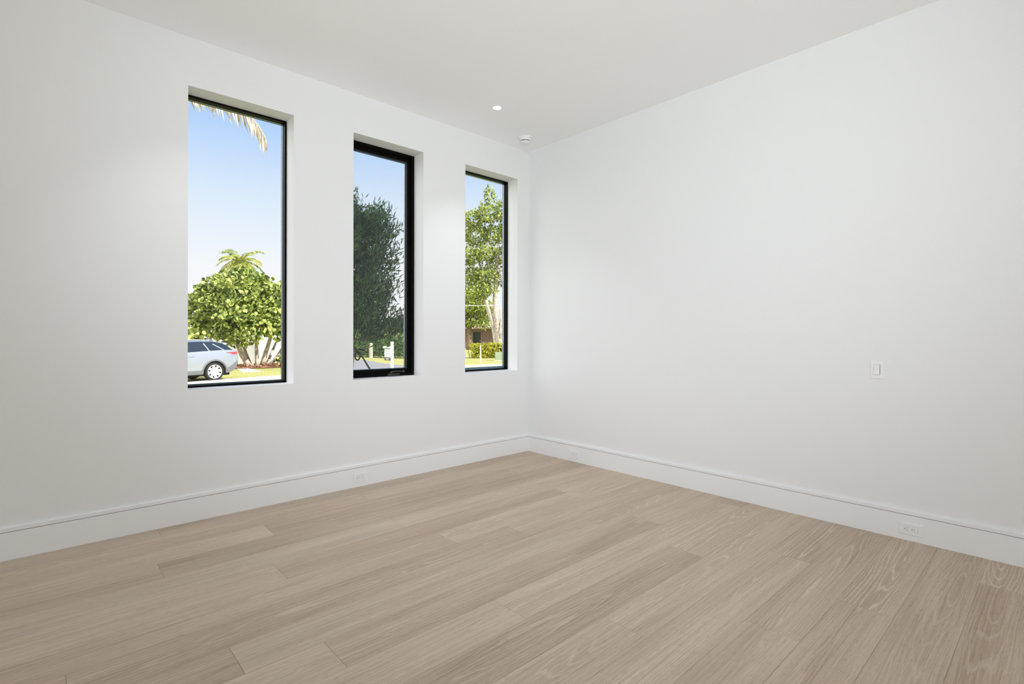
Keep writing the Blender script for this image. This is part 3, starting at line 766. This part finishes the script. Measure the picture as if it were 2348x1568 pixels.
# ------------------------------------------------------------------ clipped hedge and weathered post across the street
def hedge_run(name, label, a, b, h, d, n, L, W, mat, seed, shape='long', wob=.12):
    r = random.Random(seed); a = Vector(a); b = Vector(b); ax = (b-a).normalized(); nx = Vector((-ax.y,ax.x,0)); Ln = (b-a).length
    t = thing(name, a.lerp(b,.5), label, 'hedge')
    lv = MB()
    for i in range(n):
        s = r.uniform(0,Ln); side = r.random(); z = r.uniform(.02,h)
        if side < .62: q = -d/2 + r.uniform(-.05,.18); out = -nx
        elif side < .85: q = r.uniform(-d/2,d/2); z = h - r.uniform(0,.15) + wob*math.sin(s*2.3+seed); out = Vector((0,0,1))
        else: q = r.uniform(-d/2,d/2); out = rvec(r)
        p = a + ax*s + nx*q + Vector((0,0,z))
        tt = min(.99,max(.01,r.gauss(.5,.27)))
        leaf(lv, p, (rvec(r)+out*.5+Vector((0,0,.25))).normalized(), (rvec(r)+out*.7+Vector((0,0,.3))).normalized(), L*r.uniform(.7,1.3), W*r.uniform(.7,1.2), tt, shape)
    lv.build('foliage', mat, t)
    k = int(Ln/.8)
    for i in range(k+1):
        st = MB(); p = a + ax*(Ln*i/k); limb(st, r, p, (0,0,1), h*.85, .03, 4, .1)
        st.build('stem', M['bark_brown'], t)
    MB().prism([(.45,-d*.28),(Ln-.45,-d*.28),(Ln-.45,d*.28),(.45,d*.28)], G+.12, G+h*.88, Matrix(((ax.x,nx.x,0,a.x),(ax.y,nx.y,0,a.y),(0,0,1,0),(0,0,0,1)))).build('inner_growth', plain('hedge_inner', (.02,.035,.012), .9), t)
hedge_run('clipped_hedge', 'tall mid-green hedge across the street behind the white sign', (15.0,42.2,G), (18.6,30.2,G), 1.95, 1.1, 6500, .20, .10, M['hedge'], 5)
wp = MB(); wp.tube([(16.03,34.57,G),(16.03,34.57,.2),(16.04,34.57,.61)], [.15,.14,.135], 12)
wp.tube([(16.04,34.57,.611),(16.04,34.57,.65)], [.125,.10], 12)
tag(wp.build('wooden_post', plain('weathered_wood', (.56,.47,.40), .9, noise=.25, nscale=12), origin=(16.03,34.57,G)), 'weathered pinkish wooden post in front of the green hedge', 'post')

# ------------------------------------------------------------------ view through the right window
def big_tree():
    r = random.Random(41); b = Vector((28.75,33.3,G))
    t = thing('shade_tree', b, 'tall tree with several pale trunks in the right window', 'tree')
    e1 = Vector((.735,-.678,0)); tr = MB()
    def P(u, z, dp=0): return b + e1*u + Vector((.678,.735,0))*dp + Vector((0,0,z))
    tr.tube([P(-.15,0),P(-.2,1.2),P(-.45,2.6),P(-.9,4.0),P(-1.35,5.4),P(-1.5,7.0),P(-2.0,9.5)], [.36,.30,.25,.21,.18,.14,.07], 10)
    tr.tube([P(.12,0,-.2),P(.05,1.4,-.2),P(-.15,2.8,-.1),P(-.40,4.6),P(-.30,6.6),P(-.1,9.5),P(.1,12.5)], [.34,.30,.27,.24,.20,.13,.06], 10)
    tr.tube([P(.28,0),P(.30,1.5),P(.32,2.6),P(.52,4.0),P(.62,5.5),P(1.0,7.6),P(1.5,9.5)], [.34,.31,.28,.20,.17,.13,.07], 10)
    tr.tube([P(.05,1.2,-.3),P(.18,2.3,-.35),P(.25,3.2,-.2),P(.15,4.4,-.1)], [.16,.16,.13,.08], 10)
    tr.tube([P(.62,5.5),P(.35,6.8,-.3),P(.2,8.3,-.5)], [.12,.09,.05], 8)
    tr.tube([P(-1.35,5.4),P(-2.0,6.6,.3),P(-2.9,7.6,.5)], [.12,.08,.04], 8)
    tr.tube([P(-.30,6.6),P(-.9,8.2,-.4),P(-1.1,10.5,-.5)], [.12,.08,.04], 8)
    tr.build('trunk', M['bark_pale'], t, smooth=True)
    lv = MB()
    # (sideways, height above ground, depth, radius sideways, radius up): open crown in clumps
    cl = [(-2.7,5.9,1.2,.9),(-1.6,6.1,.9,.7),(-.9,6.2,.7,.5),(-3.0,7.6,1.2,.9),(-1.3,7.6,1.3,.9),(.1,7.3,.7,.6),(-2.8,9.5,1.2,.9),(-1.2,9.7,1.2,.8),(.3,9.6,.9,.8),(1.2,8.6,.8,.9),
          (-2.2,11.6,1.3,1.0),(-.5,11.6,1.2,.9),(.9,11.8,1.0,1.0),(-2.6,13.0,1.1,.8),(-1.0,13.4,1.2,.8),(.6,13.6,.9,1.0),(1.4,13.2,.9,1.0),(-.75,14.9,.55,.4),(-1.3,14.3,.6,.4),(.4,14.5,.7,.5),(1.3,10.4,.8,.8),(-.3,8.6,.9,.5)]
    blobs = [(P(u,z,r.uniform(-.8,.8)), (rx,rx,rz)) for u, z, rx, rz in cl]
    cloud(lv, r, blobs, 11500, .24, .17, 'long', up=.3, surf=.55, clump=3)
    cloud(lv, r, [(P(-.95,15.8),(.30,.3,.35)),(P(-1.35,15.4),(.22,.2,.15)),(P(-.6,15.5),(.25,.2,.2))], 110, .24, .17, 'long', clump=2)
    lv.build('foliage', M['oakl'], t)
big_tree()
def left_tree():
    r = random.Random(52); b = Vector((36.7,48.1,G))
    t = thing('yard_tree', b, 'dark brown trunk with low bright foliage at the left of the right window', 'tree')
    tr = MB(); tr.tube([b, b+Vector((0,0,1)), b+Vector((.05,.03,3)), b+Vector((0,0,5.5))], [.40,.30,.27,.16], 10)
    e1 = Vector((.735,-.678,0))
    for u, z in ((1.6,5.6),(-1.4,5.8),(2.8,5.0)): tr.tube([b+Vector((0,0,2.6)), b+e1*u*.5+Vector((0,0,4.0)), b+e1*u+Vector((0,0,z))], [.16,.12,.06], 8)
    tr.build('trunk', M['bark_brown'], t, smooth=True)
    lv = MB(); cl = [(.3,5.6,1.7,1.1),(1.7,5.4,1.3,1.0),(-1.4,5.8,1.4,1.0),(1.9,3.7,1.0,.85),(.6,3.75,1.3,.8),(-.7,3.6,1.0,.75),(2.3,4.9,.7,.8),(.3,6.9,1.5,.8),(-1.3,4.6,1.2,1.0)]
    cloud(lv, r, [(b+e1*u+Vector((0,0,z)), (rx,rx,rz)) for u, z, rx, rz in cl], 6500, .30, .22, 'long', up=.3, surf=.6, clump=3)
    lv.build('foliage', M['oakl'], t)
left_tree()
hedge_run('golden_hedge', 'low yellow-green hedge below the pale trunks in the right window', (21.75,28.9,G), (29.0,26.3,G), 1.10, 1.1, 3600, .20, .14, M['gold'], 9, wob=.05)

def brick_house():
    f_ = Vector((.678,.735,0)); r_ = Vector((.735,-.678,0)); o = Vector((-4,-4.07,0)) + f_*74 + r_*(-6); o.z = G
    t = thing('brick_house', o, 'brown brick house with dark door and pinkish tiled roof, far across the street', 'house')
    T = Matrix(((r_.x,f_.x,0,o.x),(r_.y,f_.y,0,o.y),(0,0,1,G),(0,0,0,1)))
    brick = brickmat('brown_brick', (.15,.085,.058), (.22,.13,.09), (.24,.19,.155), 1, .45, .14, .012, op='SUBTRACT')
    tile = brickmat('pinkish_roof_tiles', (.42,.33,.29), (.50,.40,.36), (.30,.22,.19), 1, .40, .22, .02, op='SUBTRACT')
    w = MB(); w.box((-11,0,0), (.45,8,2.9), T); w.box((1.55,0,0), (8,8,2.9), T); w.box((.45,0,2.35), (1.55,8,2.9), T); w.build('brick_wall', brick, t)
    d = MB().box((.46,.35,.05), (1.54,.42,2.34), T).build('door', plain('dark_door', (.022,.030,.022), .5), t)
    MB().lathe([(0,0),(.05,.01),(.05,.05),(0,.06)], 12, T @ Matrix.Translation((1.42,.34,1.1)) @ Matrix.Rotation(PI/2,4,'X')).build('handle', M['plastic'], d)
    MB().box((.30,-.06,0), (.44,.0,2.34), T).box((1.56,-.06,0), (1.70,.0,2.34), T).build('door_trim', plain('brown_trim', (.22,.14,.09), .7), t)
    MB().add([T @ Vector(p) for p in ((-11.6,-.8,2.80),(8.6,-.8,2.80),(8.6,8.8,2.80),(-11.6,8.8,2.80),(-9,4,6.3),(6,4,6.3),(-11.6,-.8,2.98),(8.6,-.8,2.98),(8.6,8.8,2.98),(-11.6,8.8,2.98))],
             [(3,2,1,0),(6,7,5,4),(8,9,4,5),(7,8,5),(9,6,4),(0,1,7,6),(1,2,8,7),(2,3,9,8),(3,0,6,9)]).build('roof', tile, t)
    MB().box((-11.62,-.84,2.78), (8.62,-.80,2.99), T).build('fascia', plain('brown_fascia', (.20,.14,.11), .7), t)
brick_house()
MB_ = MB().tube([(18.05,22.95,G),(18.06,22.96,.62)], .045, 8)
tag(MB_.build('garden_stake', plain('pale_stake', (.75,.66,.50), .8), origin=(18.05,22.95,G)), 'pale wooden stake in the grass before the yellow-green hedge', 'stake')
ub = thing('utility_box', (20.75,24.15,G), 'grey-green utility box on the grass at the end of the yellow-green hedge', 'utility box')
Tb = Matrix.Translation((20.75,24.15,G)) @ Matrix.Rotation(-.75,4,'Z')
gg = plain('grey_green_paint', (.36,.42,.27), .6)
MB().box((-.27,-.2,.05), (.27,.2,.62), Tb).build('cabinet', gg, ub, bevel=.015)
MB().box((-.30,-.23,0), (.30,.23,.049), Tb).build('base_pad', M['concrete'], ub)
MB().box((-.24,-.206,.10), (.24,-.2005,.56), Tb).build('door', gg, ub)
cb = MB(); cbp = []
for i in range(25):
    s = i/24; q = Vector((4.0,48.0,4.1)).lerp(Vector((30.0,10.0,3.9)), s); q.z -= .55*4*s*(1-s); cbp.append(q)
cb.tube(cbp, .022, 6)
tag(cb.build('overhead_cable', plain('pale_cable', (.75,.75,.74), .6), origin=(4,48,4.1)), 'thin pale overhead cable crossing the trees', 'cable')
#EXT-END

# ------------------------------------------------------------------ light
sc = bpy.context.scene
wd = bpy.data.worlds.new('sky'); sc.world = wd; wd.use_nodes = True
nt = wd.node_tree; bg = nt.nodes['Background']
tc = nt.nodes.new('ShaderNodeTexCoord'); sp = nt.nodes.new('ShaderNodeSeparateXYZ'); nt.links.new(tc.outputs['Generated'], sp.inputs[0])
rp = nt.nodes.new('ShaderNodeValToRGB'); nt.links.new(sp.outputs[2], rp.inputs['Fac'])
el = rp.color_ramp.elements
el[0].position = 0; el[0].color = (.98,.99,1,1); el[1].position = 1; el[1].color = (.30,.52,.98,1)
for p, c in ((.12,(.94,.97,1,1)), (.23,(.75,.865,1,1)), (.37,(.42,.64,1,1))):
    e = el.new(p); e.color = c
dt = nt.nodes.new('ShaderNodeVectorMath'); dt.operation = 'DOT_PRODUCT'; nt.links.new(tc.outputs['Generated'], dt.inputs[0])  # bright cloud bank added to the unseen sky, brightens the window reveals
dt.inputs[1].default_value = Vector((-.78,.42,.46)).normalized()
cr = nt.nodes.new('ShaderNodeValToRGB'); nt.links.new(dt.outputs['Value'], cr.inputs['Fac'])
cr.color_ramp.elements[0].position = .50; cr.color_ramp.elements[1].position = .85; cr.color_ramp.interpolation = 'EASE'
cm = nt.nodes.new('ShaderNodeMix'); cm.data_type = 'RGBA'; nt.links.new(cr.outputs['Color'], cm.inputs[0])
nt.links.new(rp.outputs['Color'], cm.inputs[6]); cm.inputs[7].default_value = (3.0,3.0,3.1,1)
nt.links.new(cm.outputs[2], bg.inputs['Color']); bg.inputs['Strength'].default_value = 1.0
def lamp(name, kind, loc, energy, col=(1,1,1), rot=None, **kw):
    l = bpy.data.lights.new(name, kind); l.energy = energy; l.color = col
    for k, v in kw.items(): setattr(l, k, v)
    o = bpy.data.objects.new(name, l); C.objects.link(o); o.location = loc
    if rot is not None: o.rotation_euler = rot
    return o
S = Vector((.35,-.70,.62)).normalized()
so = lamp('sun', 'SUN', (0,-20,20), 8.0, (1,.95,.86), angle=.009); so.rotation_euler = S.to_track_quat('Z','Y').to_euler()
# area fill lamp added at the unseen rear opening, imitating daylight
lamp('rear_fill', 'AREA', (-3.6,YB+.02,1.4), 44, (.90,.94,1), (PI/2+.25,0,0), shape='RECTANGLE', size=2.4, size_y=2.6)
lamp('downlight_lamp', 'SPOT', (-.987,-.604,H-.008), 46, (.93,.97,1), (0,0,0), spot_size=1.55, spot_blend=1, shadow_soft_size=.003)
lamp('downlight_lamp', 'SPOT', (-3.27,-.56,H-.008), 32, (.93,.97,1), (0,0,0), spot_size=1.4, spot_blend=1, shadow_soft_size=.003)
# two added fill spots behind camera: one on the corner, one on the ceiling
def aim(name, p, q, e, cone):
    o = lamp(name, 'SPOT', p, e, (.84,.91,1), (0,0,0), spot_size=cone, spot_blend=1, shadow_soft_size=.25)
    o.rotation_euler = (Vector(p)-Vector(q)).to_track_quat('Z','Y').to_euler()
aim('fill_spot', (-5.2,-5.2,2.3), (-.2,-1.3,1.8), 262, 1.35)
aim('fill_spot', (-5.0,-5.0,1.1), (-1.0,-1.0,3.3), 400, 1.5)
sc.view_settings.view_transform = 'Standard'; sc.view_settings.look = 'None'
sc.view_settings.exposure = 0; sc.view_settings.gamma = 1; sc.view_settings.use_curve_mapping = False
sc.cycles.diffuse_bounces = 8; sc.cycles.max_bounces = 14; sc.cycles.transparent_max_bounces = 16
sc.cycles.caustics_reflective = False; sc.cycles.caustics_refractive = False
